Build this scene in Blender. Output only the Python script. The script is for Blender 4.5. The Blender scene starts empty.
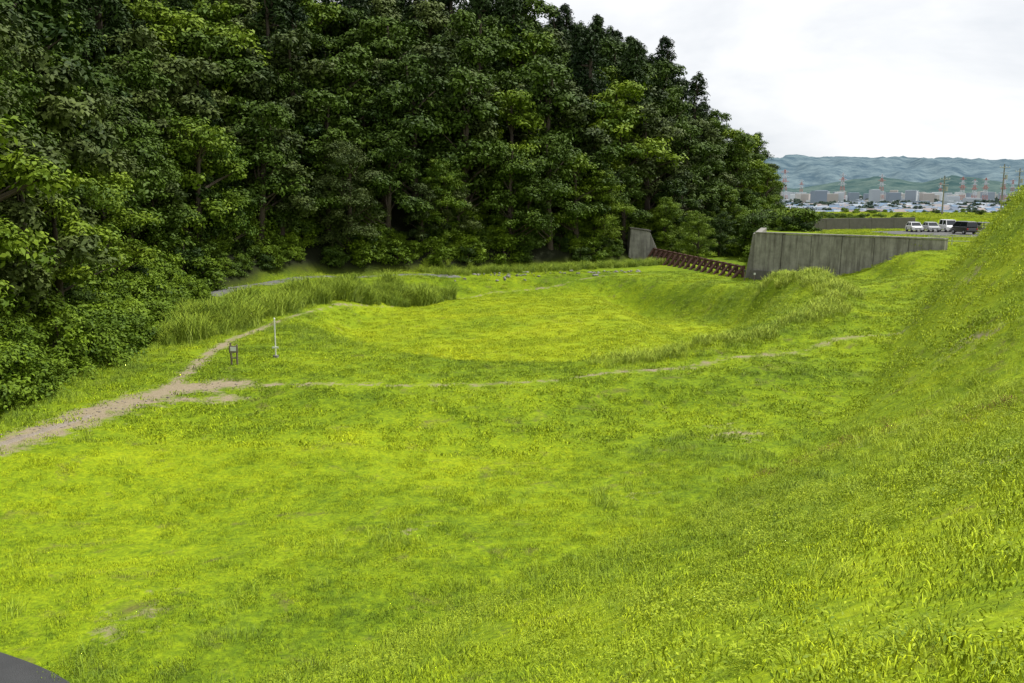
import bpy, math, random
import numpy as np
from mathutils import Vector
R = np.random.RandomState(7); random.seed(7)
scene = bpy.context.scene
scene.view_settings.view_transform='Standard'
try: scene.view_settings.look='None'
except Exception: pass
scene.view_settings.exposure=0

# ------------------------------------------------------------------ helpers
def smooth(a,b,x):
    t=np.clip((x-a)/(b-a),0,1); return t*t*(3-2*t)
def pdist(x,y,pts):
    d=np.full(np.shape(x),1e9)
    for (x0,y0),(x1,y1) in zip(pts[:-1],pts[1:]):
        dx,dy=x1-x0,y1-y0; L=dx*dx+dy*dy
        t=np.clip(((x-x0)*dx+(y-y0)*dy)/L,0,1)
        d=np.minimum(d,np.hypot(x-x0-t*dx,y-y0-t*dy))
    return d
def sdist(x,y,poly):   # + inside
    d=pdist(x,y,poly+[poly[0]])
    ins=np.zeros(np.shape(x),bool)
    n=len(poly)
    for i in range(n):
        x0,y0=poly[i]; x1,y1=poly[(i+1)%n]
        if y0==y1: continue
        c=((y0>y)!=(y1>y))&(x<(x1-x0)*(y-y0)/(y1-y0)+x0)
        ins^=c
    return np.where(ins,d,-d)
def wob(x,y,s,seed=0):
    r=np.random.RandomState(seed+100); v=0
    for k in range(6):
        a=r.uniform(0,6.28); f=s*r.uniform(.5,2.0)
        v=v+np.sin((x*math.cos(a)+y*math.sin(a))*f+r.uniform(0,6.28))
    return v/6
# ------------------------------------------------------------------ terrain
CP=np.array([(-20,8,.6),(-10,16.7,.25),(-3,20,0),(-10,25,-.3),(0,30,-.35),(-10,35,-.1),(5,36,-.1),(-20,30,.3),(-25,40,.7),
(-16,41,.45),(-8,41,.45),(0,41,.5),(6,42.5,.7),(13,44,1.2),(18,47,1.7),(10,30,.1),(14,36,.3),(17,41,.8),
(-19,50,.35),(-21,62,.2),(-19,75,.0),(-14,88,-.1),(-24,80,.8),(-21,90,.9),(-13,98,.5),(-4,98,0),(8,100,0),(20,100,0),(26,96.5,.0),(14,125,.0),(30,130,.5),
(22,54,2.0),(25,61,2.1),(25,75,1.5),(26.5,86,.5),(31,82,1.1),(35,74,2.5),(38,82,4.0),(30,61,3.7),(24,51.5,2.4),(45,74,4.2),(60,78,4.3),
(0,0,0),(30,20,1),(-40,0,.5),(-60,60,0),(100,60,4),(200,150,4),(-100,-50,1),(100,-80,2)],float)
FOR=[(-70,-30),(-34,10),(-24.5,26),(-22.0,34),(-21.8,41),(-22.8,52),(-25.2,64),(-26.4,74),(-23.6,88),(-20,96),(-7,105),(14,120),(30,137),(46,160),(62,205),(76,420),(-420,420),(-420,-260),(-120,-200)]
LEV=[(-80,-10),(-30,2),(-13,8),(-8,12.5),(-3.2,16.9),(3.8,24),(9.8,30),(16.2,40),(21.4,49),(28.0,60),(35.4,67),(60,72),(200,86),(200,-260),(-80,-260)]
PLA=[(26.6,98.6),(38.4,84.7),(60,80),(420,60),(420,230),(60,230),(36,150),(33,128),(30.5,112)]
PL2=[(39,123),(57,130),(420,140),(420,260),(60,260),(46,170)]
BERM=[(4,44.6),(8,45.6),(13,47.6),(17.5,51),(20.6,57),(22,66),(21,73)]
EC=(2.6,75.0,18.6,29.5)
def ell(x,y): return np.sqrt(((x-EC[0])/EC[2])**2+((y-EC[1])/EC[3])**2)*(1+.03*wob(x,y,.15,4))
def H(x,y,fine=True):
    x=np.asarray(x,float); y=np.asarray(y,float)
    num=np.zeros(x.shape); den=np.zeros(x.shape)
    for px,py,pz in CP:
        w=1/((x-px)**2+(y-py)**2+5)**2
        num+=w*pz; den+=w
    z=num/den
    z=z+.10*wob(x,y,.35,1)+.03*wob(x,y,1.6,2)
    e=ell(x,y)
    db=pdist(x,y,BERM); hb=.45+.60*smooth(50,60,y)
    z=z+hb*np.exp(-(db/1.6)**2)*smooth(2,11,x)*(1+.25*wob(x,y,.5,6))
    z=z-np.where(x>8,1.6+1.7*smooth(8,13,x),1.6)*smooth(1.02,.78,e)
    dp=sdist(x,y,PLA); z=z+(4.3-z)*smooth(-.05,.35,dp)
    d2=sdist(x,y,PL2); z=z+(5.7-z)*smooth(0,.5,d2)*smooth(-.1,.4,dp)
    dl=sdist(x,y,LEV)
    sl=.52+.86*smooth(20,52,y)
    top=6.75+2.85*smooth(22,50,y)
    rise=np.clip(dl,0,None)*sl
    rise=rise-.30*(1-np.exp(-np.clip(dl,0,None)/.9))
    t=z+np.clip(rise,0,None)
    k=.6; hh=np.clip(.5+.5*(top-t)/k,0,1)
    zl=top*(1-hh)+t*hh-k*hh*(1-hh)
    z=np.where(dl>0,np.maximum(zl,np.minimum(z,top)),z)
    z=z+np.where(dl>1,.07*wob(x,y,1.1,8)+.12*wob(x,y,.45,18),0)
    df=np.clip(sdist(x,y,FOR)+.8*wob(x,y,.3,5),0,None)
    z=z+36*(1-np.exp(-df/42))*smooth(420,330,np.abs(y))*smooth(420,330,np.abs(x))
    r=np.hypot(x,y)
    z=z+(-12-z)*smooth(178,520,r)*(sdist(x,y,FOR)<0)
    return z
def axis(a,b,step,lo,hi,g=1.13):
    c=list(np.arange(a,b+1e-6,step)); s=step; v=c[-1]
    while v<hi: s*=g; v+=s; c.append(v)
    s=step; v=a; pre=[]
    while v>lo: s*=g; v-=s; pre.append(v)
    return np.array(pre[::-1]+c)
xs=axis(-42,62,.34,-9500,9500); ys=axis(3,130,.34,-4000,12000)
X,Y=np.meshgrid(xs,ys); Z=H(X,Y)
def mesh_arr(name,v,quads,mats=(),smooth_=True,attrs=None,matidx=None):
    me=bpy.data.meshes.new(name); v=np.asarray(v,np.float32)
    n=len(v); f=np.asarray(quads,np.int32); k=f.shape[1]
    me.vertices.add(n); me.vertices.foreach_set('co',v.ravel())
    me.loops.add(f.size); me.loops.foreach_set('vertex_index',f.ravel())
    me.polygons.add(len(f)); me.polygons.foreach_set('loop_start',np.arange(0,f.size,k,dtype=np.int32))
    me.polygons.foreach_set('loop_total',np.full(len(f),k,np.int32))
    for m in mats: me.materials.append(m)
    if matidx is not None: me.polygons.foreach_set('material_index',np.asarray(matidx,np.int32))
    me.update(calc_edges=True); me.validate()
    if smooth_: me.polygons.foreach_set('use_smooth',np.ones(len(me.polygons),bool))
    for an,av in (attrs or {}).items():
        a=me.attributes.new(an,'FLOAT','POINT'); a.data.foreach_set('value',np.asarray(av,np.float32))
    return me
def link(name,me,loc=(0,0,0),rot=(0,0,0),sc=(1,1,1),parent=None,coll=None):
    o=bpy.data.objects.new(name,me); o.location=loc; o.rotation_euler=rot; o.scale=sc
    (coll or scene.collection).objects.link(o)
    if parent: o.parent=parent
    return o
# ------------------------------------------------------------------ materials
class NT:
    def __init__(s,tree): s.t=tree; s.n=tree.nodes; s.l=tree.links
    def new(s,t,**k):
        n=s.n.new(t)
        for a,b in k.items(): setattr(n,a,b)
        return n
    def link(s,a,b): s.l.new(a,b)
    def setv(s,sock,v):
        if isinstance(v,bpy.types.NodeSocket): s.l.new(v,sock)
        else: sock.default_value=v
    def math(s,op,a,b=0,c=None,clamp=False):
        n=s.new('ShaderNodeMath',operation=op,use_clamp=clamp); s.setv(n.inputs[0],a); s.setv(n.inputs[1],b)
        if c is not None: s.setv(n.inputs[2],c)
        return n.outputs[0]
    def mix(s,f,a,b,bt='MIX'):
        n=s.new('ShaderNodeMix',data_type='RGBA',blend_type=bt); s.setv(n.inputs[0],f)
        for q,v in ((6,a),(7,b)):
            if isinstance(v,tuple) and len(v)==3: v=(*v,1)
            s.setv(n.inputs[q],v)
        return n.outputs[2]
    def noise(s,vec,scale,detail=4,rough=.55,dist=0):
        n=s.new('ShaderNodeTexNoise'); s.link(vec,n.inputs['Vector']); n.inputs['Scale'].default_value=scale
        n.inputs['Detail'].default_value=detail; n.inputs['Roughness'].default_value=rough; n.inputs['Distortion'].default_value=dist
        return n.outputs[0]
    def mr(s,v,a,b,c=0,d=1):
        n=s.new('ShaderNodeMapRange'); s.setv(n.inputs[0],v)
        for i,q in enumerate((a,b,c,d)): n.inputs[i+1].default_value=q
        return n.outputs[0]
    def pos(s): return s.new('ShaderNodeNewGeometry').outputs['Position']
    def attr(s,name): return s.new('ShaderNodeAttribute',attribute_name=name).outputs['Fac']
    def upnormal(s,k):
        g_=s.new('ShaderNodeNewGeometry'); a=s.new('ShaderNodeVectorMath',operation='SCALE'); s.link(g_.outputs['Normal'],a.inputs[0]); a.inputs['Scale'].default_value=1-k
        b=s.new('ShaderNodeVectorMath',operation='ADD'); s.link(a.outputs[0],b.inputs[0]); b.inputs[1].default_value=(0,0,k)
        c=s.new('ShaderNodeVectorMath',operation='NORMALIZE'); s.link(b.outputs[0],c.inputs[0]); return c.outputs[0]
def newmat(name):
    m=bpy.data.materials.new(name); m.use_nodes=True; t=NT(m.node_tree); t.n.clear()
    out=t.new('ShaderNodeOutputMaterial'); return m,t,out
def bump(t,h,strength,dist=.05):
    b=t.new('ShaderNodeBump'); t.link(h,b.inputs['Height']); b.inputs['Strength'].default_value=strength; b.inputs['Distance'].default_value=dist
    return b.outputs[0]
def principled(t,out,col,rough=.8,nrm=None,metal=0,spec=.3):
    p=t.new('ShaderNodeBsdfPrincipled')
    if isinstance(col,tuple) and len(col)==3: col=(*col,1)
    t.setv(p.inputs['Base Color'],col); t.setv(p.inputs['Roughness'],rough); p.inputs['Metallic'].default_value=metal
    p.inputs['Specular IOR Level'].default_value=spec
    if nrm is not None: t.link(nrm,p.inputs['Normal'])
    t.link(p.outputs[0],out.inputs[0]); return p

# shared lawn colour group (world position based)
LG=bpy.data.node_groups.new('LawnColour','ShaderNodeTree')
LG.interface.new_socket('Color',in_out='OUTPUT',socket_type='NodeSocketColor')
g=NT(LG); go=g.new('NodeGroupOutput'); P=g.pos()
sx=g.new('ShaderNodeSeparateXYZ'); g.link(P,sx.inputs[0])
px,py,pz=sx.outputs
fl=g.new('ShaderNodeCombineXYZ'); g.link(px,fl.inputs[0]); g.link(py,fl.inputs[1]); FP=fl.outputs[0]
n1=g.noise(FP,.12,2,.6); n2=g.noise(FP,.6,4,.78,.6); n3=g.noise(FP,3.6,3,.75)
mixn=g.math('ADD',g.math('MULTIPLY',n1,.55),g.math('MULTIPLY',n2,.45))
ex=g.math('DIVIDE',g.math('SUBTRACT',px,1.5),17.5); ey=g.math('DIVIDE',g.math('SUBTRACT',py,73.5),29)
ee=g.math('SQRT',g.math('ADD',g.math('MULTIPLY',ex,ex),g.math('MULTIPLY',ey,ey)))
yel=g.mr(ee,1.02,.75,0,.15)
ex2=g.math('DIVIDE',g.math('SUBTRACT',px,-5),13); ey2=g.math('DIVIDE',g.math('SUBTRACT',py,31),9)
ee2=g.math('SQRT',g.math('ADD',g.math('MULTIPLY',ex2,ex2),g.math('MULTIPLY',ey2,ey2)))
yel2=g.mr(ee2,1.25,.3,-.02,.06)
# raised ground on the embankment is paler
hi=g.mr(pz,1.5,5.0,0,.08)
f=g.math('ADD',mixn,g.math('ADD',g.math('ADD',yel,hi),yel2))
f=g.math('ADD',f,g.math('MULTIPLY',g.math('SUBTRACT',n3,.5),.60))
cr=g.new('ShaderNodeValToRGB'); g.link(f,cr.inputs[0]); E=cr.color_ramp
E.elements[0].position=.24; E.elements[0].color=(.065,.120,.008,1)
E.elements[1].position=.86; E.elements[1].color=(.520,.560,.013,1)
for p_,c_ in ((.40,(.160,.250,.009,1)),(.53,(.270,.375,.009,1)),(.70,(.400,.490,.009,1))):
    q=E.elements.new(p_); q.color=c_
g.link(cr.outputs[0],go.inputs[0])
def lawn(t):
    n=t.new('ShaderNodeGroup'); n.node_tree=LG; return n.outputs[0]

# ground
MG,t,out=newmat('ground_grass'); P=t.pos(); c=lawn(t)
nf=t.noise(P,9,5,.7); nb=t.noise(P,.7,5,.7,.4); soil=t.mix(t.noise(P,14,4),(.06,.05,.02),(.17,.13,.06))
c=t.mix(t.mr(nf,.30,.62,.95,.3),c,t.mix(.72,c,(.03,.05,.006)))
c=t.mix(t.mr(nb,.57,.70,0,.7),c,soil)
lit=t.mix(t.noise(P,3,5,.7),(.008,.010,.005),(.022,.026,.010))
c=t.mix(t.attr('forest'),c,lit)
n5=t.noise(P,1.3,6,.75,.3)
dd=t.math('ADD',t.attr('dirt'),t.math('MULTIPLY',t.math('SUBTRACT',n5,.5),1.7))
drt=t.mix(t.noise(P,6,6,.7),(.17,.13,.075),(.38,.32,.22))
c=t.mix(t.mr(dd,.50,.78),c,drt)
far=t.mix(t.noise(P,.02,4,.7),(.06,.11,.05),(.15,.20,.13))
c=t.mix(t.attr('far'),c,far)
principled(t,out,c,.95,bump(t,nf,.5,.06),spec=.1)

PATH_A=[(-34,25),(-22,29),(-18,31),(-16.9,35.5),(-15.2,40),(-13,41.0)]
PATH_A2=[(-16.9,36.4),(-14.5,38.2),(-12,39.0)]
PATH_B=[(-13,41),(-8,40.8),(-1.5,40.6),(5.1,42.4),(13.2,44.4),(18.2,47),(21.6,47.6)]
PATH_C=[(-15.4,40),(-16.6,49),(-17.0,55),(-16.4,65),(-15,77),(-10,89),(-2,98),(8,102),(18,104)]
ROAD=[(-34,28),(-22,21.2),(-12.5,15.7),(-9.1,14.0),(-6.9,11.2),(-6.5,6),(-5,-2),(0,-12)]
dirt=np.maximum.reduce([1.0-pdist(X,Y,PATH_A)/2.6,.85-pdist(X,Y,PATH_A2)/1.6,.66-pdist(X,Y,PATH_B)/2.0,.90-pdist(X,Y,PATH_C)/1.2-.25*smooth(60,75,Y)])
for cx,cy,s,a_ in ((8.5,33.5,1.6,.7),(11,26,2,.7),(-3,24,1.4,.55),(-14,60,1,.6),(4,27,1.5,.5),(-8,18,1.5,.6),(6.5,21,1.5,.6),(12,19,1.5,.66),(7,13,1.2,.66),(17,33,1.5,.66),(22,44,1.3,.66)):
    dirt=np.maximum(dirt,a_-np.hypot(X-cx,(Y-cy)*.7)/s*.35)
dirt=np.clip(dirt,-.4,1)
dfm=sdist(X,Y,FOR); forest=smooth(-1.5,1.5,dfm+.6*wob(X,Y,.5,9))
rr=np.hypot(X,Y); farm=smooth(200,330,rr)*(dfm<0)
nx,ny=len(xs),len(ys); ii=np.arange(nx*ny).reshape(ny,nx)
q=np.stack([ii[:-1,:-1],ii[:-1,1:],ii[1:,1:],ii[1:,:-1]],-1).reshape(-1,4)
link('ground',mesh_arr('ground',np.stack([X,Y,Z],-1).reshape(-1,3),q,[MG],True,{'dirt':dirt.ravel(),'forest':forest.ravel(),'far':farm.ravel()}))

def gravel_mat(name,a,b,sc=25):
    m,t,o=newmat(name); P=t.pos(); v=t.new('ShaderNodeTexVoronoi'); t.link(P,v.inputs['Vector']); v.inputs['Scale'].default_value=sc
    c=t.mix(t.noise(P,1.5,6,.7),a,b); c=t.mix(t.mr(v.outputs['Distance'],.1,.6,0,.5),c,t.mix(.5,c,(.03,.03,.025)))
    principled(t,o,c,.95,bump(t,v.outputs['Distance'],.6,.03),spec=.15); return m
MGR=gravel_mat('gravel',(.20,.16,.12),(.42,.36,.29),14)
MAS=gravel_mat('asphalt',(.050,.051,.053),(.095,.096,.098),60)
MLOT=gravel_mat('parking_asphalt',(.12,.12,.12),(.19,.19,.185),40)
def strip(name,pts,w,mat,lift,irr=0,step=.35,n=8,wend=None):
    P=[];
    for (x0,y0),(x1,y1) in zip(pts[:-1],pts[1:]):
        L=math.hypot(x1-x0,y1-y0); k=max(1,int(L/step))
        for i in range(k): P.append((x0+(x1-x0)*i/k,y0+(y1-y0)*i/k))
    P.append(pts[-1]); P=np.array(P)
    for _ in range(6): P[1:-1]=(P[:-2]+P[1:-1]*2+P[2:])/4
    T=np.gradient(P,axis=0); T/=np.linalg.norm(T,axis=1)[:,None]; N=np.stack([-T[:,1],T[:,0]],1)
    s=np.arange(len(P)); W=np.interp(s,[0,len(P)-1],[w,wend if wend else w])
    wl=W*.5*(1+irr*(wob(s*.35,s*.1,1,11)+.6*R.uniform(-1,1,len(P)))); wr=W*.5*(1+irr*(wob(s*.35,s*.2,1,12)+.6*R.uniform(-1,1,len(P))))
    u=np.linspace(-1,1,n)
    off=np.where(u[None,:]<0,u[None,:]*wl[:,None],u[None,:]*wr[:,None])
    XX=P[:,0,None]+N[:,0,None]*off; YY=P[:,1,None]+N[:,1,None]*off
    edge=1-np.abs(u)**4
    ZZ=H(XX,YY)+lift*(edge[None,:] if irr else 1)+(-.02 if irr else 0)
    a=np.arange(len(P)*n).reshape(len(P),n)
    qq=np.stack([a[:-1,:-1],a[1:,:-1],a[1:,1:],a[:-1,1:]],-1).reshape(-1,4)
    return link(name,mesh_arr(name,np.stack([XX,YY,ZZ],-1).reshape(-1,3),qq[:,::-1],[mat]))
strip('gravel_path',PATH_A[:4],.8,MGR,.05,.7,wend=.4,step=.25)
strip('asphalt_road',ROAD,3.6,MAS,.06)
strip('riverside_road',[(-25.5,76),(-24.0,82),(-20.8,91),(-14,97.5),(-6,101.5)],2.2,gravel_mat('concrete_track',(.14,.14,.135),(.24,.235,.22),9),.06,.08)

# ------------------------------------------------------------------ foliage generators
def foliage_mat(name,dark,light,trans=0,rough=.6,hue=.5,up=0):
    m,t,o=newmat(name); oi=t.new('ShaderNodeObjectInfo')
    f=t.math('ADD',t.math('MULTIPLY',t.attr('tint'),.6),t.math('MULTIPLY',oi.outputs['Random'],hue),clamp=True)
    c=t.mix(f,dark,light)
    d=t.new('ShaderNodeBsdfPrincipled'); t.link(c,d.inputs['Base Color']); d.inputs['Roughness'].default_value=rough; d.inputs['Specular IOR Level'].default_value=.12
    if up: t.link(t.upnormal(up),d.inputs['Normal'])
    t.link(d.outputs[0],o.inputs[0]); return m
MF_B=foliage_mat('broadleaf_foliage',(.012,.032,.005),(.088,.145,.012))
MF_O=foliage_mat('olive_foliage',(.020,.040,.010),(.115,.150,.032))
MF_C=foliage_mat('conifer_foliage',(.007,.020,.006),(.038,.070,.011))
MF_L=foliage_mat('light_foliage',(.040,.090,.007),(.205,.285,.016))
MF_S=foliage_mat('shrub_foliage',(.035,.075,.006),(.180,.270,.014))
MRE=foliage_mat('reed_blades',(.08,.15,.010),(.32,.41,.03),up=.5)
MFR=foliage_mat('fringe_blades',(.16,.26,.012),(.46,.54,.05),up=.6)
MWD=foliage_mat('weed_leaves',(.08,.15,.008),(.38,.46,.02),up=.2)
MRD=foliage_mat('sorrel_seed',(.10,.045,.020),(.24,.12,.050))
def blade_mat(name,mulc,up):
    m,t,o=newmat(name); c=lawn(t)
    c=t.mix(1,c,t.mix(t.attr('tint'),(.58,.62,.5),(1.42,1.34,1.2)),'MULTIPLY'); c=t.mix(1,c,mulc,'MULTIPLY')
    d=t.new('ShaderNodeBsdfPrincipled'); t.link(c,d.inputs['Base Color']); d.inputs['Roughness'].default_value=.65; d.inputs['Specular IOR Level'].default_value=.12
    t.link(t.upnormal(up),d.inputs['Normal']); t.link(d.outputs[0],o.inputs[0]); return m
MBL=blade_mat('lawn_blades',(1.08,1.06,1.0),.58); MBT=blade_mat('tall_grass_blades',(1.15,1.13,3.5),.58)
MBK,t,out=newmat('bark'); P=t.pos(); principled(t,out,t.mix(t.noise(P,8,5,.7),(.035,.026,.018),(.11,.09,.07)),.9,spec=.1)

def unit(v): return v/np.maximum(np.linalg.norm(v,axis=-1,keepdims=True),1e-9)
def leafquads(C,N,S,aspect=.5,r=R):
    n=len(C); t_=unit(np.cross(N,r.normal(size=(n,3)))); b=np.cross(N,t_)
    S=S[:,None]; fold=N*S*.18
    v=np.stack([C-t_*S,C+b*S*aspect+fold,C+t_*S,C-b*S*aspect+fold],1)
    return v.reshape(-1,3), np.arange(n*4).reshape(n,4)
def tube(p0,p1,r0,r1,k=6,bend=0,seg=4,r=R):
    p0=np.array(p0,float);p1=np.array(p1,float); ax=unit(p1-p0); a=unit(np.cross(ax,[.3,.9,.1])); b=np.cross(ax,a)
    v=[];f=[];bd=a*r.uniform(-1,1)*bend+b*r.uniform(-1,1)*bend
    for i in range(seg+1):
        s=i/seg; c=p0+(p1-p0)*s+bd*math.sin(s*math.pi); rad=r0+(r1-r0)*s
        for j in range(k):
            an=2*math.pi*j/k; v.append(c+(a*math.cos(an)+b*math.sin(an))*rad)
    for i in range(seg):
        for j in range(k):
            f.append((i*k+j,i*k+(j+1)%k,(i+1)*k+(j+1)%k,(i+1)*k+j))
    return np.array(v),np.array(f)
def assemble(name,parts,mats):
    V=[];F=[];M=[];T=[];o=0
    for v,f,m,ti in parts:
        V.append(v);F.append(f+o);M.append(np.full(len(f),m)); T.append(np.full(len(v),ti) if np.isscalar(ti) else ti); o+=len(v)
    return mesh_arr(name,np.concatenate(V),np.concatenate(F),mats,False,{'tint':np.concatenate(T)},np.concatenate(M))
def tree(name,kind,seed,Ht,Rad,ncl,lpc,ls,mat,base=.25):
    r=np.random.RandomState(seed); parts=[]
    tr=Ht*.022+.05
    v,f=tube((0,0,-1.2),(r.uniform(-.5,.5),r.uniform(-.5,.5),Ht*.9),tr*1.3,tr*.25,8,.35,8,r); parts.append((v,f,0,.5))
    C=[];RR=[]
    lean=r.uniform(0,6.28)
    nb=max(5,ncl//12) if kind=='broad' else 0
    boughs=[]
    for i in range(nb):
        s=(i+.5)/nb; an=i*2.4+r.uniform(-.5,.5); zz=base+(1-base)*s
        env=max(.15,math.sin(math.pi*min(1,(.16+.84*s))**.85)**.6)
        rad=Rad*env*r.uniform(.35,.75); boughs.append((rad*math.cos(an),rad*math.sin(an),zz*Ht*.93,Rad*r.uniform(.38,.58)))
    for i in range(ncl):
        if kind=='broad':
            bx,by,bz,br=boughs[i%nb]
            dv=unit(r.normal(size=3)); dv[2]=abs(dv[2])*1.0-.25; q_=br*r.uniform(.55,1.0)
            C.append((bx+dv[0]*q_,by+dv[1]*q_,bz+dv[2]*q_*.8)); RR.append(Rad*r.uniform(.12,.24)); continue
        elif kind=='cone':
            s=r.uniform(0,1)**1.1; an=r.uniform(0,6.28); zz=base+(1-base)*s
            rad=Rad*((1-s)**.62)*r.uniform(.45,1.02)*(1+.2*math.sin(an*2+lean))+.1
            cr_=Rad*(.30-.13*s)*r.uniform(.8,1.25)
        else: # shrub
            s=r.uniform(0,1)**1.2; an=r.uniform(0,6.28); zz=s*.9
            rad=Rad*math.sqrt(max(0,1-s*s*.9))*r.uniform(.3,1); cr_=Rad*r.uniform(.22,.38)
        C.append((rad*math.cos(an),rad*math.sin(an),zz*Ht-cr_*.3)); RR.append(cr_)
    C=np.array(C);RR=np.array(RR)
    for i in range(0,ncl,max(1,ncl//(14 if kind!='shrub' else 6))):
        c=C[i]; z0=max(.3,c[2]-Ht*.16 if kind!='cone' else c[2]+.1)
        v,f=tube((0,0,min(z0,Ht*.8)),c,tr*.42,.03,5,.25,4,r); parts.append((v,f,0,.5))
    n=ncl*lpc; ci=np.repeat(np.arange(ncl),lpc)
    d=unit(r.normal(size=(n,3))); d[:,2]=np.where(r.uniform(size=n)<.6,np.abs(d[:,2]),d[:,2])
    rad=RR[ci]*(r.uniform(.15,1.2,n)**.55)
    sq=np.array([1.1,1.1,.72]) if kind!='cone' else np.array([1.0,1.0,.8])
    lob=1+.3*np.sin(d[:,0]*5+ci)*np.sin(d[:,1]*5+ci*2)
    P_=C[ci]+d*sq*(rad*lob)[:,None]
    if kind=='cone': P_[:,2]-=.35*np.hypot(P_[:,0]-C[ci][:,0]*.6,P_[:,1]-C[ci][:,1]*.6)*.6
    N_=unit(d*.8+np.array([0,0,.55])+r.normal(size=(n,3))*.38)
    S_=ls*r.uniform(.6,1.35,n)
    v,f=leafquads(P_,N_,S_,.5 if kind!='cone' else .32,r)
    ctint=r.uniform(0,1,ncl)
    ti=np.clip(ctint[ci]*.7+r.uniform(-.15,.35,n),0,1); parts.append((v,f,1,np.repeat(ti,4)))
    return assemble(name,parts,[MBK,mat])
def tuft(name,seed,n,rad,h,w,lean,mat,flat=0):
    r=np.random.RandomState(seed); a=r.uniform(0,6.28,n); q=rad*np.sqrt(r.uniform(0,1,n))
    B=np.stack([q*np.cos(a),q*np.sin(a),np.full(n,-.02)],1)
    hh=h*r.uniform(.4,1.1,n); la=r.uniform(0,6.28,n); ln=lean*hh*r.uniform(.2,1,n)
    L=np.stack([np.cos(la),np.sin(la),0*la],1); wa=r.uniform(0,6.28,n); Wd=np.stack([np.cos(wa),np.sin(wa),0*wa],1)*(w*r.uniform(.6,1.3,n))[:,None]
    up=np.array([0,0,1.])
    M1=B+L*(ln*.25)[:,None]+up*(hh*.55)[:,None]; M2=B+L*(ln*.65)[:,None]+up*(hh*.88)[:,None]; T=B+L*(ln*1.15)[:,None]+up*(hh*(1-.25*lean))[:,None]
    v=np.stack([B-Wd,B+Wd,M1+Wd*.9,M1-Wd*.9,M2+Wd*.55,M2-Wd*.55,T+Wd*.06,T-Wd*.06],1).reshape(-1,3)
    k=np.arange(n)[:,None]*8
    f=np.concatenate([k+np.array([0,1,2,3]),k+np.array([3,2,4,5]),k+np.array([5,4,6,7])])
    ti=np.repeat(r.uniform(0,1,n),8)
    return mesh_arr(name,v,f,[mat],False,{'tint':ti})
def weed(name,seed,n,rad,h,ls,mat,aspect=.42):
    r=np.random.RandomState(seed); a=r.uniform(0,6.28,n); q=rad*np.sqrt(r.uniform(0,1,n))
    P_=np.stack([q*np.cos(a),q*np.sin(a),h*r.uniform(.15,1,n)*(1-.3*q/rad)],1)
    N_=unit(np.array([0,0,1.])+r.normal(size=(n,3))*.4)
    v,f=leafquads(P_,N_,ls*r.uniform(.6,1.3,n),aspect,r); parts=[(v,f,0,np.repeat(r.uniform(0,1,n),4))]
    for i in range(0,n,5):
        b=P_[i]*np.array([.6,.6,0])-[0,0,.03]; v,f=tube(b,P_[i],.003,.002,3,.01,2,r); parts.append((v,f,0,.4))
    return assemble(name,parts,[mat])

def coll(name,meshes):
    c=bpy.data.collections.new(name)
    for i,m in enumerate(meshes):
        c.objects.link(bpy.data.objects.new('%s_%02d'%(name,i),m))
    return c
def scatter(name,pts,scale,cl,tilt=.08,idx=None,seed=0):
    r=np.random.RandomState(seed+5); n=len(pts); k=len(cl.objects)
    me=bpy.data.meshes.new(name); me.vertices.add(n); me.vertices.foreach_set('co',np.asarray(pts,np.float32).ravel())
    rot=np.stack([r.normal(0,tilt,n),r.normal(0,tilt,n),r.uniform(0,6.28,n)],1).astype(np.float32)
    a=me.attributes.new('rot','FLOAT_VECTOR','POINT'); a.data.foreach_set('vector',rot.ravel())
    a=me.attributes.new('scl','FLOAT','POINT'); a.data.foreach_set('value',np.asarray(scale,np.float32)*np.ones(n,np.float32))
    a=me.attributes.new('pid','INT','POINT'); a.data.foreach_set('value',(r.randint(0,k,n) if idx is None else idx).astype(np.int32))
    o=link(name,me); gt=bpy.data.node_groups.new(name+'_gn','GeometryNodeTree')
    gt.interface.new_socket('Geometry',in_out='INPUT',socket_type='NodeSocketGeometry'); gt.interface.new_socket('Geometry',in_out='OUTPUT',socket_type='NodeSocketGeometry')
    N=gt.nodes; L=gt.links; gi=N.new('NodeGroupInput'); gg=N.new('NodeGroupOutput'); ip=N.new('GeometryNodeInstanceOnPoints'); ci=N.new('GeometryNodeCollectionInfo')
    ci.inputs['Collection'].default_value=cl; ci.inputs['Separate Children'].default_value=True; ci.inputs['Reset Children'].default_value=True
    def na(nm,ty):
        q=N.new('GeometryNodeInputNamedAttribute'); q.data_type=ty; q.inputs['Name'].default_value=nm
        return [s for s in q.outputs if s.enabled and s.name=='Attribute'][0]
    L.new(gi.outputs[0],ip.inputs['Points']); L.new(ci.outputs[0],ip.inputs['Instance']); ip.inputs['Pick Instance'].default_value=True
    L.new(na('pid','INT'),ip.inputs['Instance Index']); L.new(na('rot','FLOAT_VECTOR'),ip.inputs['Rotation']); L.new(na('scl','FLOAT'),ip.inputs['Scale'])
    L.new(ip.outputs[0],gg.inputs[0]); md=o.modifiers.new('scatter','NODES'); md.node_group=gt
    return o
def pts3(x,y,dz=0): return np.stack([x,y,H(x,y)+dz],1)

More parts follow.
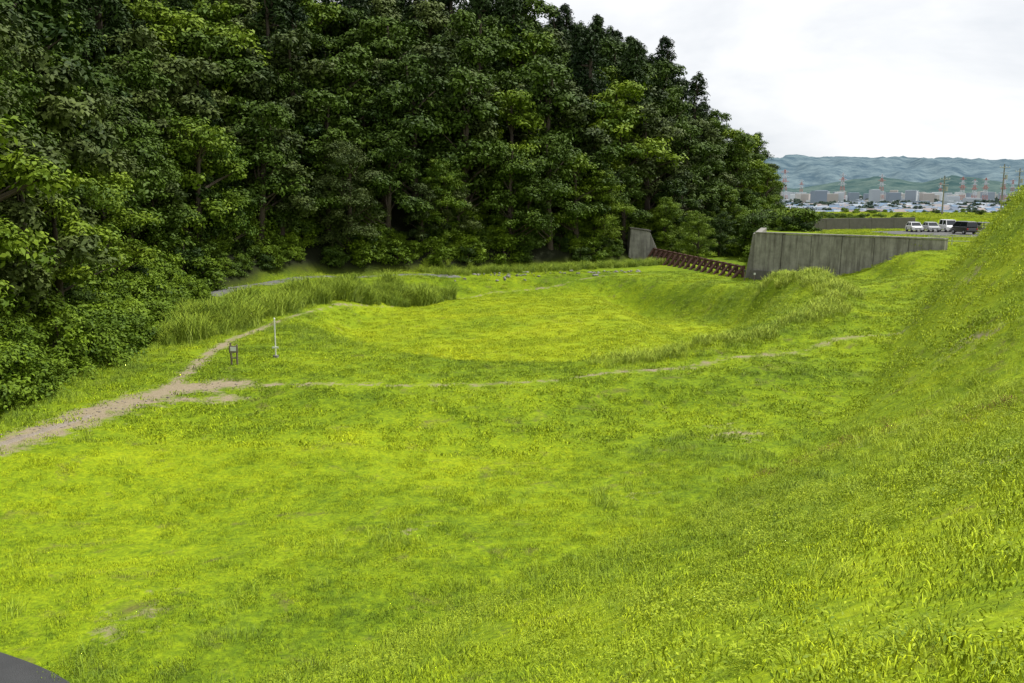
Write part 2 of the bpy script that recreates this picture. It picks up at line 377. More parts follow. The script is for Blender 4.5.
# ------------------------------------------------------------------ forest
far_b=[tree('fb%d'%i,'broad',10+i,12+1.2*i,4.4+.4*i,96,95,.22,[MF_B,MF_O,MF_L,MF_B][i],.20) for i in range(4)]
far_c=[tree('fc%d'%i,'cone',30+i,16+1.5*i,3.4+.3*i,150,65,.25,MF_C,.12) for i in range(3)]
bam=tree('fbam','broad',50,14,3.0,60,100,.2,MF_L,.2)
CF=coll('tree_kind',far_b+far_c+[bam])
gx,gy=np.meshgrid(np.arange(-130,90,4.6),np.arange(-10,290,4.6)); gx=gx.ravel()+R.uniform(-2,2,gx.size); gy=gy.ravel()+R.uniform(-2,2,gy.size)
d=sdist(gx,gy,FOR); k=(d>1.5)&(d<70)&(gx>-.75*gy-12)&((d<45)|(R.uniform(size=d.size)<.55)); gx,gy,d=gx[k],gy[k],d[k]
n=len(gx); con=wob(gx,gy,.06,21)*.9+(d-30)/40+R.normal(0,.25,n)+ (gx>10)*.1
idx=np.where(con>0,R.randint(4,7,n),R.choice([0,1,1,2,3,0,3],n)); idx=np.where((np.abs(gx+45)<16)&(d>25)&(R.uniform(size=n)<.5),7,idx)
sc=R.uniform(.62,1.25,n); sc=np.where(d<6,sc*.75,sc)
sc=sc*np.interp(gx,[-10,15,38,58],[1.08,1.08,.90,.5])
scatter('forest',pts3(gx,gy,-.3),sc,CF,.03,idx.astype(int),1)
near_b=[tree('near_broad_%d'%i,'broad',70+i,12+1.5*i,4.8+.4*i,170,135,.14,[MF_B,MF_L,MF_O][i],.08) for i in range(3)]
NT_=[(-27,36,0,1.0),(-27.5,42.5,2,1.05),(-28,49.5,0,.95),(-29.5,57,1,.9),(-31,65,2,.85),(-31,74,0,.95),(-28,87,1,.8),(-18,101,2,.8),(-8,109,1,.72),(2,115,0,.85),(-32,44,2,1.2),(-35,53,1,1.2),(-25,96.5,0,.8),(12,122,1,.7),(-28,29,1,.9),(24.5,121,1,.5),(29,128,0,.5),(21.5,128,1,.62),(33.5,134,1,.42)]
for x,y,i,s in NT_:
    link('broadleaf_tree',near_b[i],(x,y,float(H(x,y))-.2),(0,0,R.uniform(0,6.28)),(s,s,s))
shr=[tree('sh%d'%i,'shrub',90+i,2.2+.3*i,1.6+.2*i,34,110,.12,[MF_S,MF_B,MF_S][i],0) for i in range(3)]
shn=[tree('sn%d'%i,'shrub',95+i,2.6+.3*i,1.9,50,130,.10,MF_S,0) for i in range(2)]
CS=coll('shrub_kind',shr); CSN=coll('bright_shrub_kind',shn)
x=R.uniform(-42,60,14000); y=R.uniform(25,175,14000); d=sdist(x,y,FOR)
pr=np.where(d<5,np.where(y<62,.5,.36),.18)
k=(d>np.where(y<72,.6,.9))&(d<16)&(R.uniform(size=d.size)<pr); x,y,d=x[k],y[k],d[k]
scatter('undergrowth_shrubs',pts3(x,y,-.2),R.uniform(.35,1.2,len(x)),CS,.1,None,2)
x=R.uniform(-30,-18,900); y=R.uniform(26,75,900); d=sdist(x,y,FOR); k=(d>-.9)&(d<1.8)&(R.uniform(size=d.size)<.62); x,y=x[k],y[k]
scatter('edge_shrubs',pts3(x,y,-.25),R.uniform(.35,1.05,len(x))*(1+.35*wob(x,y,.5,77)),CSN,.12,None,13)
# ------------------------------------------------------------------ reeds
ree=[tuft('re%d'%i,110+i,110,.55,1.6,.016,.95,MRE) for i in range(3)]
CR=coll('reed_kind',ree)
RL=[(-20.0,54),(-20.0,62),(-19.2,72),(-17.3,79),(-13.3,86.5),(-8.0,92.5)]
x=R.uniform(-25,2,12000); y=R.uniform(51,100,12000); dd=pdist(x,y,RL); cl_=wob(x,y,.9,35); k=(dd<2.1+1.1*wob(x,y,.45,31))&(R.uniform(size=x.size)<.55+.25*(cl_>0)); 
x1,y1=x[k],y[k]; s1=.86+.85*cl_[k]
x=R.uniform(-12,28,5000); y=R.uniform(98,126,5000); k=(pdist(x,y,[(-8,103),(4,109),(14,115),(20,120)])<2.0+wob(x,y,.4,33))&(R.uniform(size=x.size)<.4); x2,y2=x[k],y[k]
x=np.r_[x1,x2]; y=np.r_[y1,y2]
scatter('reed_bed',pts3(x,y,-.05),np.clip(R.uniform(.75,1.15,len(x))*np.r_[s1,.6+0*x2],.45,1.5),CR,.18,None,3)
# ------------------------------------------------------------------ grass
law=[tuft('lw%d'%i,130+i,160,.34,.045+.013*i,.0045,1.0,MBL) for i in range(4)]
lawf=[tuft('lf%d'%i,140+i,90,.42,.060+.018*i,.011,1.0,MBL) for i in range(3)]
tal=[tuft('tl%d'%i,150+i,60,.30,.25+.06*i,.0045,.9,MBT) for i in range(3)]
fri=[tuft('fr%d'%i,155+i,70,.40,.50+.08*i,.010,.9,MFR) for i in range(2)]
wee=[weed('wd%d'%i,160+i,110,.24,.07+.02*i,.0115+.002*i,MWD) for i in range(3)]
sor=[weed('sr%d'%i,170+i,80,.28,.26,.022,MRD,.35) for i in range(2)]
CL=coll('lawn_kind',law); CLF=coll('lawn_far_kind',lawf); CT=coll('tall_kind',tal); CW=coll('weed_kind',wee); CSO=coll('sorrel_kind',sor); CFR=coll('fringe_kind',fri)
def inview(x,y,m=1.06):
    z=H(x,y); D=y*.987+(9-z)*.159
    return (D>2)&(np.abs(x)<.60*D*m+1.5)
def notpath(x,y):
    u=R.uniform(size=x.size)
    return (pdist(x,y,PATH_A)>.2+1.2*u)&(pdist(x,y,PATH_A2)>.6*u)&(pdist(x,y,ROAD)>1.82)&(pdist(x,y,PATH_C)>.15+.45*u)&(pdist(x,y,PATH_B)>.6*u)
def field(x0,x1,y0,y1,dens):
    n=int((x1-x0)*(y1-y0)*dens); x=R.uniform(x0,x1,n); y=R.uniform(y0,y1,n)
    k=inview(x,y)&notpath(x,y)&(sdist(x,y,FOR)<0)&(~((sdist(x,y,PLA)>-.4))); return x[k],y[k]
x,y=field(-30,30,2,32,6.5); k=R.uniform(size=x.size)<np.clip(1.15+1.3*wob(x,y,.9,91),.25,1); x,y=x[k],y[k]; scatter('lawn_grass',pts3(x,y),R.uniform(.6,1.5,len(x)),CL,.12,None,4)
x,y=field(-26,50,32,62,5); x2,y2=field(-24,45,62,108,2.8); x=np.r_[x,x2];y=np.r_[y,y2]
scatter('field_grass',pts3(x,y),R.uniform(.6,1.5,len(x)),CLF,.12,None,5)
x,y=field(-22,50,3,100,6); dl=sdist(x,y,LEV)
e=ell(x,y); db=pdist(x,y,BERM)
w=.04+.36*smooth(.0,3,dl+wob(x,y,.25,41)*3)*(wob(x,y,.5,42)>.05)
w=np.where((dl>-5)&(dl<2)&(y<34)&(wob(x,y,.6,44)>-.1),w+.25,w)
w=np.maximum(w,.6*(db<1.6)*(x>4)); w=np.maximum(w,.6*(x>13.5)*(x<23)*(y>54)*(y<90)*(e<1.08)*(e>.8)*(wob(x,y,.5,45)>-.2))
w=np.maximum(w,.3*(e>.97)*(y>50)*(x<0)); w=np.where((dl<-5)&(y<40)&(x>-15),.004,w)
w=np.maximum(w,.6*((sdist(x,y,FOR)>-4.0)&(y<60)))
w=np.maximum(w,.5*((pdist(x,y,ROAD)<3.0)&(wob(x,y,.9,92)>-.2)))
k=R.uniform(size=x.size)<w; x,y=x[k],y[k]; dl=sdist(x,y,LEV)
scatter('tall_grass',pts3(x,y),R.uniform(.45,1.25,len(x))*np.where((dl>4)&(y<20),.65,1),CT,.15,None,6)
x=R.uniform(2,26,9000); y=R.uniform(42,78,9000); db=pdist(x,y,BERM); k=(db<.7+1.0*wob(x,y,.8,46)+.02*(y-42))&(R.uniform(size=x.size)<.62*smooth(2,9,x)); x,y=x[k],y[k]
scatter('fringe_grass',pts3(x,y,-.03),R.uniform(.55,1.2,len(x)),CFR,.18,None,14)
x,y=field(-14,22,2,26,17); dl=sdist(x,y,LEV); k=R.uniform(size=x.size)<np.where(dl>0,.75*(wob(x,y,.7,51)>-.05)+.12,.16*(wob(x,y,.6,52)>.1)); x,y=x[k],y[k]
scatter('weeds',pts3(x,y),R.uniform(.5,1.5,len(x)),CW,.2,None,7)
px_,py_=[],[]
for cx,cy,rx,ry,n in ((9.9,27,2.4,.8,40),(12.6,22,1.2,1.5,30),(11.6,29.2,.8,.6,10),(17.5,35,1.2,1,10)):
    px_+=list(R.normal(cx,rx*.6,n)); py_+=list(R.normal(cy,ry*.6,n))
x=np.array(px_);y=np.array(py_); scatter('sorrel_patch',pts3(x,y,.0),R.uniform(.5,1.1,len(x)),CSO,.2,None,8)

# ------------------------------------------------------------------ concrete structures
MC,t,out=newmat('weathered_concrete'); P=t.pos()
mp=t.new('ShaderNodeMapping'); t.link(P,mp.inputs[0]); mp.inputs['Scale'].default_value=(1.6,1.6,.12)
st=t.noise(mp.outputs[0],1.6,5,.7); bl=t.noise(P,.9,6,.7)
c=t.mix(t.mr(bl,.3,.7),(.17,.16,.145),(.36,.345,.31)); c=t.mix(t.mr(st,.45,.70,0,.8),c,(.075,.068,.058))
principled(t,out,c,.9,bump(t,t.noise(P,12,5,.7),.3,.02),spec=.2)
MCD,t,out=newmat('stained_concrete'); P=t.pos(); principled(t,out,t.mix(t.noise(P,1.5,6,.7),(.07,.068,.058),(.17,.16,.14)),.95,spec=.1)
def poly(name,verts,faces,mats,parent=None,bev=0,mi=None,loc=(0,0,0)):
    me=bpy.data.meshes.new(name); me.from_pydata([tuple(v) for v in verts],[],faces)
    for m in mats: me.materials.append(m)
    if mi:
        for p_,i_ in zip(me.polygons,mi): p_.material_index=i_
    o=link(name,me,loc,parent=parent)
    if bev: b=o.modifiers.new('b','BEVEL'); b.width=bev; b.segments=2
    return o
def hexa(name,b4,t4,mat,parent=None,bev=.03):
    return poly(name,list(b4)+list(t4),[(3,2,1,0),(4,5,6,7),(0,1,5,4),(1,2,6,5),(2,3,7,6),(3,0,4,7)],[mat],parent,bev)
def wallseg(name,a,b,z0,z1a,z1b,th,batter,mat,parent,bev=.03,off=0):
    a=np.array(a,float);b=np.array(b,float); d=(b-a)/np.linalg.norm(b-a); n=np.array([d[1],-d[0]])
    a=a+n*off; b=b+n*off
    f0=a+n*batter; f1=b+n*batter
    B=[(*f0,z0),(*f1,z0),(*(b-n*th),z0),(*(a-n*th),z0)]; T=[(*a,z1a),(*b,z1b),(*(b-n*th),z1b),(*(a-n*th),z1a)]
    return hexa(name,B,T,mat,parent,bev)
def empty(name): 
    e_=bpy.data.objects.new(name,None); scene.collection.objects.link(e_); return e_
wl=empty('concrete_retaining_wall')
A=np.array([26.,98.]); B_=np.array([39.5,83.4]); ns=6
for i in range(ns):
    p=A+(B_-A)*(i/ns+.0012); q_=A+(B_-A)*((i+1)/ns-.0012)
    wallseg('panel_%d'%i,p,q_,-1.2,4.95-.05*(i%2),4.95-.05*(i%2),.7,.35,MC,wl,.03)
wallseg('footing',A-(B_-A)*.01,B_,-1.5,1.05,1.05,.0+.3,.35,MCD,wl,.04,.42)
wallseg('coping',A,B_,4.952,5.10,5.10,.78,.0,MC,wl,.02,.06)
wallseg('return_wall',(31.5,116),(26.0,98.75),-1.5,4.9,4.9,.7,.9,MC,wl,.03)
w2=empty('concrete_revetment')
for i in range(5):
    a=np.array([38.8,122.7]); b=np.array([57,129.7]); p=a+(b-a)*(i/5+.001); q_=a+(b-a)*((i+1)/5-.001)
    wallseg('panel_%d'%i,p,q_,3,5.85,5.85,.5,.3,MCD,w2,.03)
ab=empty('concrete_abutment'); z=float(H(17.8,124))
hexa('block',[(15.6,123,z-1),(20.8,123.4,z-1),(20.8,126.5,z-1),(15.6,126,z-1)],[(16.0,123.4,4.5),(18.6,123.6,4.1),(18.6,126,4.1),(16,125.8,4.5)],MC,ab,.06)
hexa('cap',[(15.9,123.3,4.502),(18.75,123.5,4.102),(18.75,126.1,4.102),(15.9,125.9,4.502)],[(15.9,123.3,4.7),(18.75,123.5,4.3),(18.75,126.1,4.3),(15.9,125.9,4.7)],MCD,ab,.03)
MR_,t,out=newmat('rusted_steel'); P=t.pos(); principled(t,out,t.mix(t.noise(P,6,5,.7),(.05,.022,.018),(.15,.075,.06)),.8,spec=.3)
parts=[]; a=np.array([25.3,99.5]); b=np.array([19.2,123.2]); ns=16
for i in range(ns+1):
    p=a+(b-a)*i/ns; z=float(H(p[0],p[1])); zt=1.35+.6*i/ns
    nrm=np.array([-.95,-.25])
    v,f=tube((p[0],p[1],z-.6),(p[0],p[1],zt),.2,.2,8,0,1); parts.append((v,f,0,0))
    v,f=tube((p[0]+nrm[0]*1.7,p[1]+nrm[1]*1.7,z-.5),(p[0]+nrm[0]*.16,p[1]+nrm[1]*.16,zt-.25),.16,.16,8,0,1); parts.append((v,f,0,0))
for zz in (.45,1.2):
    v,f=tube((*a,zz),(*b,zz+.6),.14,.14,8,0,2); parts.append((v,f,0,0))
link('steel_pipe_check_dam',assemble('dam',parts,[MR_]))
def rocks(name,X_,Y_,S_,mat,seed):
    import bmesh
    r=np.random.RandomState(seed); bm=bmesh.new()
    for x,y,s in zip(X_,Y_,S_):
        z=float(H(x,y)); res=bmesh.ops.create_icosphere(bm,subdivisions=2,radius=1)
        sc_=s*r.uniform(.6,1.2,3); sc_[2]*=.6; ph=r.uniform(0,6,3)
        for v in res['verts']:
            c=v.co; k=1+.18*math.sin(c.x*3+ph[0])+.15*math.sin(c.y*4+ph[1])+.12*math.sin(c.z*4+ph[2])
            v.co=Vector((x+c.x*sc_[0]*k,y+c.y*sc_[1]*k,z+sc_[2]*.3+c.z*sc_[2]*k))
    me=bpy.data.meshes.new(name); bm.to_mesh(me); bm.free(); me.materials.append(mat); return link(name,me)
n=90; tt=R.uniform(0,1,n); rocks('riverbank_rubble',-9+24*tt+R.normal(0,1.0,n),101.5+5.5*tt+R.normal(0,1.2,n),R.uniform(.06,.26,n),MC,3)
n=150; tt=R.uniform(0,1,n); xx=np.interp(tt,[0,.5,1],[-19,-16.7,-13]); yy=np.interp(tt,[0,.5,1],[30.5,36.2,41]); rocks('path_stones',xx+R.normal(0,.45,n),yy+R.normal(0,.4,n),R.uniform(.02,.06,n),MGR,4)

# ------------------------------------------------------------------ small things
def simple(name,col,rough=.6,metal=0,spec=.4):
    m,t,o=newmat(name); P=t.pos(); c=t.mix(t.mr(t.noise(P,5,4),.3,.7,0,.25),col,tuple(q*.6 for q in col)); principled(t,o,c,rough,metal=metal,spec=spec); return m
MW=simple('white_paint',(.75,.75,.73)); MWO=simple('weathered_wood',(.20,.16,.12),.85); MDK=simple('dark_metal',(.05,.05,.05),.5)
MGRY=simple('galvanised_steel',(.38,.39,.40),.5)
def cyl(name,p0,p1,r0,r1,mat,parent=None,k=12):
    v,f=tube(p0,p1,r0,r1,k,0,1); n0=len(v)
    faces=[tuple(q) for q in f.tolist()]+[tuple(range(k))[::-1],tuple(range(n0-k,n0))]
    return poly(name,v.tolist(),faces,[mat],parent)
def box(name,c,s,mat,parent=None,bev=.01):
    x,y,z=c;a,b,d=s[0]/2,s[1]/2,s[2]/2
    return hexa(name,[(x-a,y-b,z-d),(x+a,y-b,z-d),(x+a,y+b,z-d),(x-a,y+b,z-d)],[(x-a,y-b,z+d),(x+a,y-b,z+d),(x+a,y+b,z+d),(x-a,y+b,z+d)],mat,parent,bev)
z=float(H(-12.7,48.2)); e=empty('marker_pole')
cyl('pole',(-12.7,48.2,z-.2),(-12.7,48.2,z+2.1),.035,.035,MW,e); cyl('cap',(-12.7,48.2,z+2.101),(-12.7,48.2,z+2.15),.055,.02,MW,e)
box('gauge_plate',(-12.7,48.15,z+.55),(.34,.03,.10),MW,e); cyl('base',(-12.7,48.2,z-.1),(-12.7,48.2,z+.12),.16,.14,MC,e)
sx_,sy_=-14.2,45.8; z=float(H(sx_,sy_)); e=empty('information_signpost')
cyl('post_left',(sx_-.14,sy_,z-.2),(sx_-.16,sy_,z+1.15),.05,.045,MWO,e); cyl('post_right',(sx_+.14,sy_,z-.2),(sx_+.16,sy_,z+1.05),.05,.045,MWO,e)
box('board',(sx_,sy_-.07,z+.82),(.46,.05,.36),MWO,e); box('notice',(sx_,sy_-.105,z+.84),(.3,.012,.22),MW,e); box('crossbar',(sx_,sy_,z+.36),(.3,.05,.07),MWO,e)
for x,y,h in ((25.0,72,1.0),(24.6,96.2,1.2),(25.6,96.0,.9)):
    z=float(H(x,y)); e=empty('marker_stake'); cyl('stake',(x,y,z-.2),(x,y,z+h),.06,.05,MWO,e); box('tag',(x,y-.07,z+h-.15),(.22,.03,.2),MW if h<1 else MDK,e)
# ------------------------------------------------------------------ parking area + cars
pk=[(46,110),(50,106),(75,100),(95,104),(95,122),(60,124),(46,118)]
n_=len(pk)
poly('parking_lot',[(x,y,4.345) for x,y in pk],[tuple(range(n_))],[MLOT])
MGL,t,out=newmat('car_glass'); principled(t,out,(.012,.016,.02),.06,spec=.6)
MTY=simple('tyre',(.02,.02,.02),.9); MHL=simple('lamp_lens',(.7,.7,.7),.15); MTL=simple('tail_lamp',(.4,.02,.02),.2)
def carpaint(name,c):
    m,t,o=newmat(name); p=principled(t,o,c,.28,spec=.5); p.inputs['Coat Weight'].default_value=.6; return m
PAINT=[carpaint('white_car_paint',(.75,.75,.75)),carpaint('black_car_paint',(.02,.02,.022)),carpaint('silver_car_paint',(.42,.43,.44)),carpaint('blue_car_paint',(.05,.09,.2)),carpaint('pearl_car_paint',(.68,.67,.63))]
def car(x,y,ang,pi,van=0):
    e=empty('parked_car'); Wd=.80; pm=PAINT[pi]
    hz=.92 if not van else 1.02; top=1.46 if not van else 1.74
    prof=[(-2.08,.28),(-2.12,.52),(-2.02,.74),(-1.15 if not van else -1.6,hz),(1.85,hz+.02),(2.05,.80),(2.1,.5),(2.05,.28)]
    v=[];f=[];m=len(prof)
    for sx_ in (-1,1):
        for (py_,pz_) in prof: v.append((sx_*(Wd-(.05 if pz_>.85 else 0)),py_,pz_))
    f.append(tuple(range(m))); f.append(tuple(range(m,2*m))[::-1])
    for i in range(m): f.append((i,i+m,(i+1)%m+m,(i+1)%m))
    b=poly('body',v,f,[pm],e,.07)
    y0,y1=(-1.2,1.95) if not van else (-1.65,2.0); y2,y3=(-.45,1.35) if not van else (-.95,1.8)
    w0,w1=Wd-.07,Wd-.2
    cab=poly('windows',[(-w0,y0,hz),(w0,y0,hz),(w0,y1,hz),(-w0,y1,hz),(-w1,y2,top-.05),(w1,y2,top-.05),(w1,y3,top-.05),(-w1,y3,top-.05)],
      [(4,5,6,7),(0,1,5,4),(1,2,6,5),(2,3,7,6),(3,0,4,7)],[MGL],e,.03)
    poly('roof',[(-w1-.02,y2-.03,top-.06),(w1+.02,y2-.03,top-.06),(w1+.02,y3+.03,top-.06),(-w1-.02,y3+.03,top-.06),(-w1+.06,y2+.12,top),(w1-.06,y2+.12,top),(w1-.06,y3-.12,top),(-w1+.06,y3-.12,top)],
      [(3,2,1,0),(4,5,6,7),(0,1,5,4),(1,2,6,5),(2,3,7,6),(3,0,4,7)],[pm],e,.02)
    for s_ in (-1,1):
        for q0,q1,nm in ((y0,y2,'a_pillar'),(y1,y3,'c_pillar'),((y0+y1)/2,(y2+y3)/2+.05,'b_pillar')):
            cyl(nm,(s_*(w0+.005),q0,hz-.02),(s_*(w1+.005),q1,top-.05),.05,.04,pm,e,6)
        for yy_ in (-1.3,1.3):
            cyl('wheel',(s_*(Wd-.2),yy_,.31),(s_*(Wd+.01),yy_,.31),.31,.31,MTY,e,20); cyl('hub',(s_*(Wd),yy_,.31),(s_*(Wd+.025),yy_,.31),.19,.16,MGRY,e,12)
        box('headlamp',(s_*.62,-2.07,.66),(.3,.1,.14),MHL,e,.02); box('tail_lamp',(s_*.66,2.06,.72),(.2,.08,.22),MTL,e,.02)
        box('mirror',(s_*(Wd+.06),y0+.35,hz+.06),(.14,.1,.12),pm,e,.03)
    box('grille',(0,-2.11,.5),(.9,.04,.14),MDK,e,.01); box('number_plate',(0,-2.135,.38),(.33,.02,.16),MW,e,.004)
    e.location=(x,y,4.35); e.rotation_euler=(0,0,ang); k_=.84 if not van else .88; e.scale=(k_,k_,k_)
for x,y,a,pi,v_ in ((51.6,117.6,-.15,0,0),(53.7,117.5,-.15,2,0),(55.8,117.3,-.15,0,1),(58.0,117.0,-.12,4,0),(60.2,116.8,-.15,1,0),(62.3,116.5,-.15,3,1),(64.5,116.2,-.12,0,0),(54.5,110.5,3.2,1,1)):
    car(x,y,a,pi,v_)
parts=[]
fp=[(40,88),(50,84.5),(62,82.5),(80,81)]
for (x0,y0),(x1,y1) in zip(fp[:-1],fp[1:]):
    L=math.hypot(x1-x0,y1-y0); k=int(L/2)
    for i in range(k):
        xx_=x0+(x1-x0)*i/k; yy_=y0+(y1-y0)*i/k; v,f=tube((xx_,yy_,4.1),(xx_,yy_,5.1),.03,.03,6,0,1); parts.append((v,f,0,0))
    for zz in (4.65,5.08):
        v,f=tube((x0,y0,zz),(x1,y1,zz),.022,.022,6,0,1); parts.append((v,f,0,0))
link('pipe_fence',assemble('pipe_fence',parts,[MGRY]))
def upole(x,y,h):
    z=float(H(x,y)); e=empty('utility_pole'); cyl('pole',(x,y,z-1),(x,y,z+h),.15,.09,MC,e)
    box('crossarm',(x,y-.15,z+h-.6),(1.7,.09,.09),MGRY,e); box('crossarm_lower',(x,y-.15,z+h-1.5),(1.4,.09,.09),MGRY,e); cyl('transformer',(x+.45,y,z+h-2.6),(x+.45,y,z+h-1.8),.22,.22,MGRY,e)
    for q in (-.8,-.3,.3,.8): cyl('insulator',(x+q,y-.15,z+h-.55),(x+q,y-.15,z+h-.35),.05,.04,MW,e,6)
for x,y,h in ((73,156,6.5),(84,158,8.5),(90,164,8),(97,172,9)): upole(x,y,h)
x=np.r_[R.uniform(36,60,40),R.uniform(60,150,110),R.uniform(36,50,40)]; y=np.r_[R.uniform(128,140,40),R.uniform(150,178,110),R.uniform(122,130,40)]
k=(sdist(x,y,PL2)>.5); x,y=x[k],y[k]
scatter('field_hedge',pts3(x,y,-.3),R.uniform(.2,.5,len(x)),CS,.1,None,9)
x=R.uniform(30,40,60); y=R.uniform(118,150,60); k=sdist(x,y,FOR)<0; scatter('stream_shrubs',pts3(x[k],y[k],-.2),R.uniform(.7,1.3,k.sum()),CS,.1,None,10)
x=R.uniform(38,90,10000); y=R.uniform(82,180,10000); k=(sdist(x,y,PLA)>.3)&(sdist(x,y,pk)<0)&inview(x,y)&(sdist(x,y,FOR)<0); scatter('verge_grass',pts3(x[k],y[k]),R.uniform(1,2,k.sum()),CLF,.1,None,11)

# ------------------------------------------------------------------ distant city, pylons, hills
MCT,t,out=newmat('distant_buildings'); c=t.new('ShaderNodeAttribute',attribute_name='bcol').outputs['Color']; principled(t,out,c,.8,spec=.2)
r=np.random.RandomState(5); V=[];F=[];Cc=[]
pal=[(.50,.53,.56),(.40,.43,.46),(.68,.69,.69),(.27,.31,.35),(.42,.37,.32),(.21,.25,.30),(.54,.50,.45)]
roofp=[(.12,.15,.20),(.17,.20,.24),(.27,.22,.20),(.30,.34,.38),(.10,.17,.26)]
nb_=11000
for i in range(nb_):
    yy=560+ (r.uniform(0,1)**1.2)*3900; b=r.uniform(.24,.74); xx=b*yy
    big=(r.uniform()<.06) and yy>1400; w=r.uniform(7,12)*(r.uniform(1.2,2.4) if big else 1); dp=r.uniform(7,11)*(1.4 if big else 1); h=r.uniform(4,7.5) if not big else r.uniform(10,30)
    a=r.uniform(-.7,.7); ca,sa=math.cos(a),math.sin(a); z0=-14; o=len(V)
    for (p_,q_) in ((-1,-1),(1,-1),(1,1),(-1,1)):
        X_=p_*w/2;Y_=q_*dp/2
        V.append((xx+X_*ca-Y_*sa,yy+X_*sa+Y_*ca,z0))
    for (p_,q_) in ((-1,-1),(1,-1),(1,1),(-1,1)):
        X_=p_*w/2;Y_=q_*dp/2
        V.append((xx+X_*ca-Y_*sa,yy+X_*sa+Y_*ca,z0+2+h))
    rh=0.3 if big else r.uniform(1.5,3)
    for p_ in (-1,1): V.append((xx+p_*w/2*ca,yy+p_*w/2*sa,z0+2+h+rh))
    c1=pal[r.randint(len(pal))]; c2=roofp[r.randint(len(roofp))] if not big else c1
    hz=min(1,yy/5000)*.5; hzc=(.36,.43,.50); c1=tuple(c1[j]*(1-hz)+hzc[j]*hz for j in range(3)); c2=tuple(c2[j]*(1-hz)+hzc[j]*hz for j in range(3))  # aerial haze painted into wall and roof colours, stronger with distance
    F+=[(o,o+1,o+5,o+4),(o+1,o+2,o+6,o+5),(o+2,o+3,o+7,o+6),(o+3,o,o+4,o+7)]; Cc+=[c1]*4
    F+=[(o+4,o+5,o+9,o+8),(o+6,o+7,o+8,o+9)]; Cc+=[c2]*2; F+=[(o+5,o+6,o+9),(o+7,o+4,o+8)]; Cc+=[c1]*2
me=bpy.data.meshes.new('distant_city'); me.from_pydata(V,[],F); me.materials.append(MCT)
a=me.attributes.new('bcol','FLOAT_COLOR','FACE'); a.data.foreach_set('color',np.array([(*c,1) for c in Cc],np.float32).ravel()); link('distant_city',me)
n=2400; yy=380+(R.uniform(0,1,n)**1.2)*3900; bb=R.uniform(.22,.8,n); 
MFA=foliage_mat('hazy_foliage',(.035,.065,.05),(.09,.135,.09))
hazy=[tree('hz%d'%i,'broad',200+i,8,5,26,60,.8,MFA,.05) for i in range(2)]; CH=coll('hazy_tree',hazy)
scatter('distant_town_trees',np.stack([bb*yy,yy,np.full(n,-12.5)],1),R.uniform(.5,1.2,n)*(1+yy/4000),CH,.03,None,12)
def pylon(x,y,h,s=1):
    parts=[]; z=-14; wb=h*.09
    def L_(p,q,rd): 
        v,f=tube(p,q,rd,rd,4,0,1); parts.append((v,f,0,0))
    lv=[0,.22,.42,.6,.75,.88,1]; ww=[wb*(1-.88*l) for l in lv]
    for i in range(6):
        z0,z1=z+h*lv[i],z+h*lv[i+1]; a,b=ww[i],ww[i+1]
        cs0=[(x-a,y-a,z0),(x+a,y-a,z0),(x+a,y+a,z0),(x-a,y+a,z0)]; cs1=[(x-b,y-b,z1),(x+b,y-b,z1),(x+b,y+b,z1),(x-b,y+b,z1)]
        for j in range(4):
            L_(cs0[j],cs1[j],.42*s); L_(cs0[j],cs1[(j+1)%4],.2*s); L_(cs0[(j+1)%4],cs1[j],.2*s)
    for q in (.66,.79,.92):
        w=h*.13*(1.3-q*.5); L_((x-w,y,z+h*q),(x+w,y,z+h*q),.4*s); L_((x-w,y,z+h*q),(x,y,z+h*(q+.05)),.25*s); L_((x+w,y,z+h*q),(x,y,z+h*(q+.05)),.25*s)
    link('transmission_pylon',assemble('pylon',parts,[MPY]))
MPY,t,out=newmat('pylon_red_white'); P=t.pos(); sp=t.new('ShaderNodeSeparateXYZ'); t.link(P,sp.inputs[0])
st=t.math('FRACT',t.math('DIVIDE',sp.outputs[2],18)); principled(t,out,t.mix(t.math('GREATER_THAN',st,.5),(.45,.20,.18),(.55,.57,.60)),.6)
for u,yy,h in ((784,2000,78),(801,2600,66),(842,1900,68),(881,2000,68),(962,1700,56),(974,1750,52),(985,1700,54),(1003,1600,52),(1012,2300,62),(940,2500,56)):
    pylon((u-512)/910*yy*.987,yy,h,.8)
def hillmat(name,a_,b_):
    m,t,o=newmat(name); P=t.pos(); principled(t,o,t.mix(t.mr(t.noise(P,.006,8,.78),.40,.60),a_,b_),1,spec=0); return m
def ridge(name,r0,dr,bx,hx,mult,mat,seed):
    ang=np.radians(np.linspace(-75,75,700)); dep=np.linspace(0,1,40)
    AA,DD=np.meshgrid(ang,dep); rad_=r0+dr*DD
    hp=np.interp(np.degrees(AA),bx,hx)
    HN=hp*(np.sin(np.pi*np.clip(DD*.5,0,1))**.8)*(1+.05*wob(AA*60,DD*3,.8,seed)+.06*wob(AA*200,DD*6,1,seed+1)+.035*wob(AA*700,DD*20,1,seed+2))*mult
    HN=HN*(1+.3*wob(AA*110,DD*11,1,seed+3)*(1-DD))
    VV=np.stack([rad_*np.sin(AA),rad_*np.cos(AA),-14+HN],-1).reshape(-1,3)
    ii=np.arange(VV.shape[0]).reshape(40,700); qq=np.stack([ii[:-1,:-1],ii[:-1,1:],ii[1:,1:],ii[1:,:-1]],-1).reshape(-1,4)
    link(name,mesh_arr(name,VV,qq,[mat]))
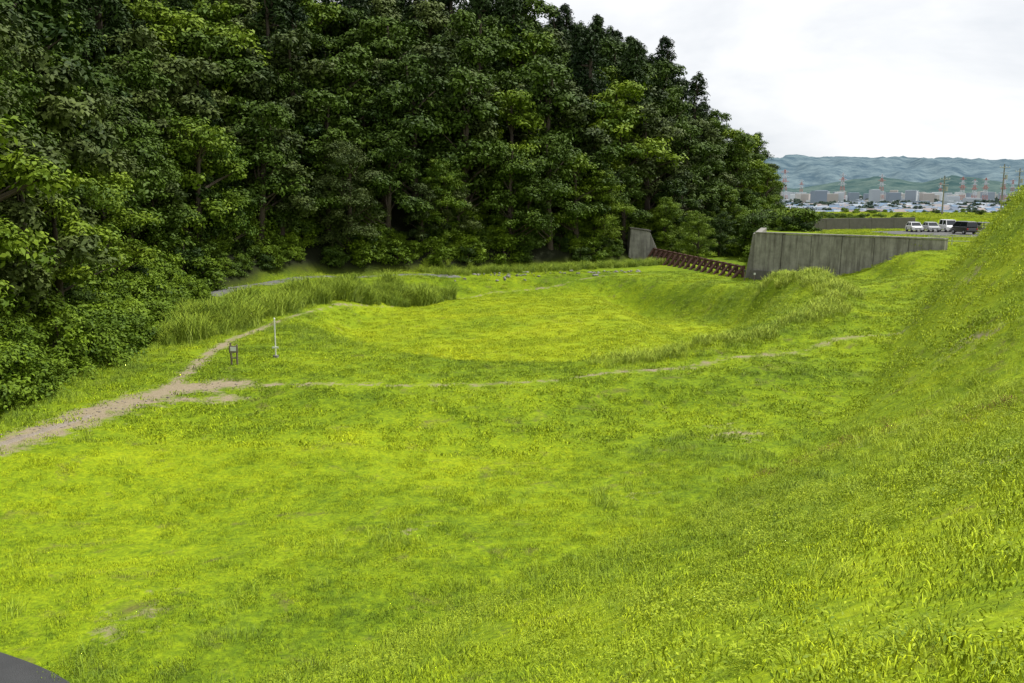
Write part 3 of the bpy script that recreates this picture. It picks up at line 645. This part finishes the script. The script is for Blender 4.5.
ridge('distant_hills',6200,2800,[-75,-30,0,14,17.5,19,22,24,26,30,40,60,75],[180,240,250,252,262,268,256,258,238,222,190,230,160],1.36,hillmat('distant_hill_forest',(.065,.105,.135),(.150,.205,.225)),61)  # aerial haze is painted in as the bluish hill colour
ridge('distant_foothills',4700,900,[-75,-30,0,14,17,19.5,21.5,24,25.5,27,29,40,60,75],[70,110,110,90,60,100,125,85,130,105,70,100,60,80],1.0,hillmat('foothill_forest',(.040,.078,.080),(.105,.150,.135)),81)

# ------------------------------------------------------------------ light, sky, camera
SE,SA=60,66   # elevation, azimuth clockwise from +Y
w=bpy.data.worlds.new('World'); scene.world=w; w.use_nodes=True; t=NT(w.node_tree); t.n.clear()
sky=t.new('ShaderNodeTexSky',sky_type='NISHITA'); sky.sun_disc=False; sky.sun_elevation=math.radians(SE); sky.sun_rotation=math.radians(SA)
tc=t.new('ShaderNodeTexCoord'); mp=t.new('ShaderNodeMapping'); t.link(tc.outputs['Generated'],mp.inputs[0]); mp.inputs['Scale'].default_value=(1,1,3.2)
n_=t.noise(mp.outputs[0],2.3,6,.55,.3); cl=t.mix(t.mr(n_,.36,.60),(8.8,9.2,9.8),(12.6,12.6,12.6))
c=t.mix(.92,sky.outputs[0],cl); bg=t.new('ShaderNodeBackground'); t.link(c,bg.inputs[0]); bg.inputs[1].default_value=.092
o=t.new('ShaderNodeOutputWorld'); t.link(bg.outputs[0],o.inputs[0])
sd=bpy.data.lights.new('sun','SUN'); sd.energy=4.4; sd.angle=math.radians(4); sd.color=(1,.975,.92); so=link('sun',sd)
dv=Vector((math.sin(math.radians(SA))*math.cos(math.radians(SE)),math.cos(math.radians(SA))*math.cos(math.radians(SE)),math.sin(math.radians(SE))))
so.rotation_euler=dv.to_track_quat('Z','Y').to_euler(); so.location=(0,0,80)
cd=bpy.data.cameras.new('camera'); cd.sensor_width=36; cd.lens=32; cd.clip_start=.1; cd.clip_end=30000; co=link('camera',cd,(0,0,9.0),(math.radians(90-9.15),0,0)); scene.camera=co
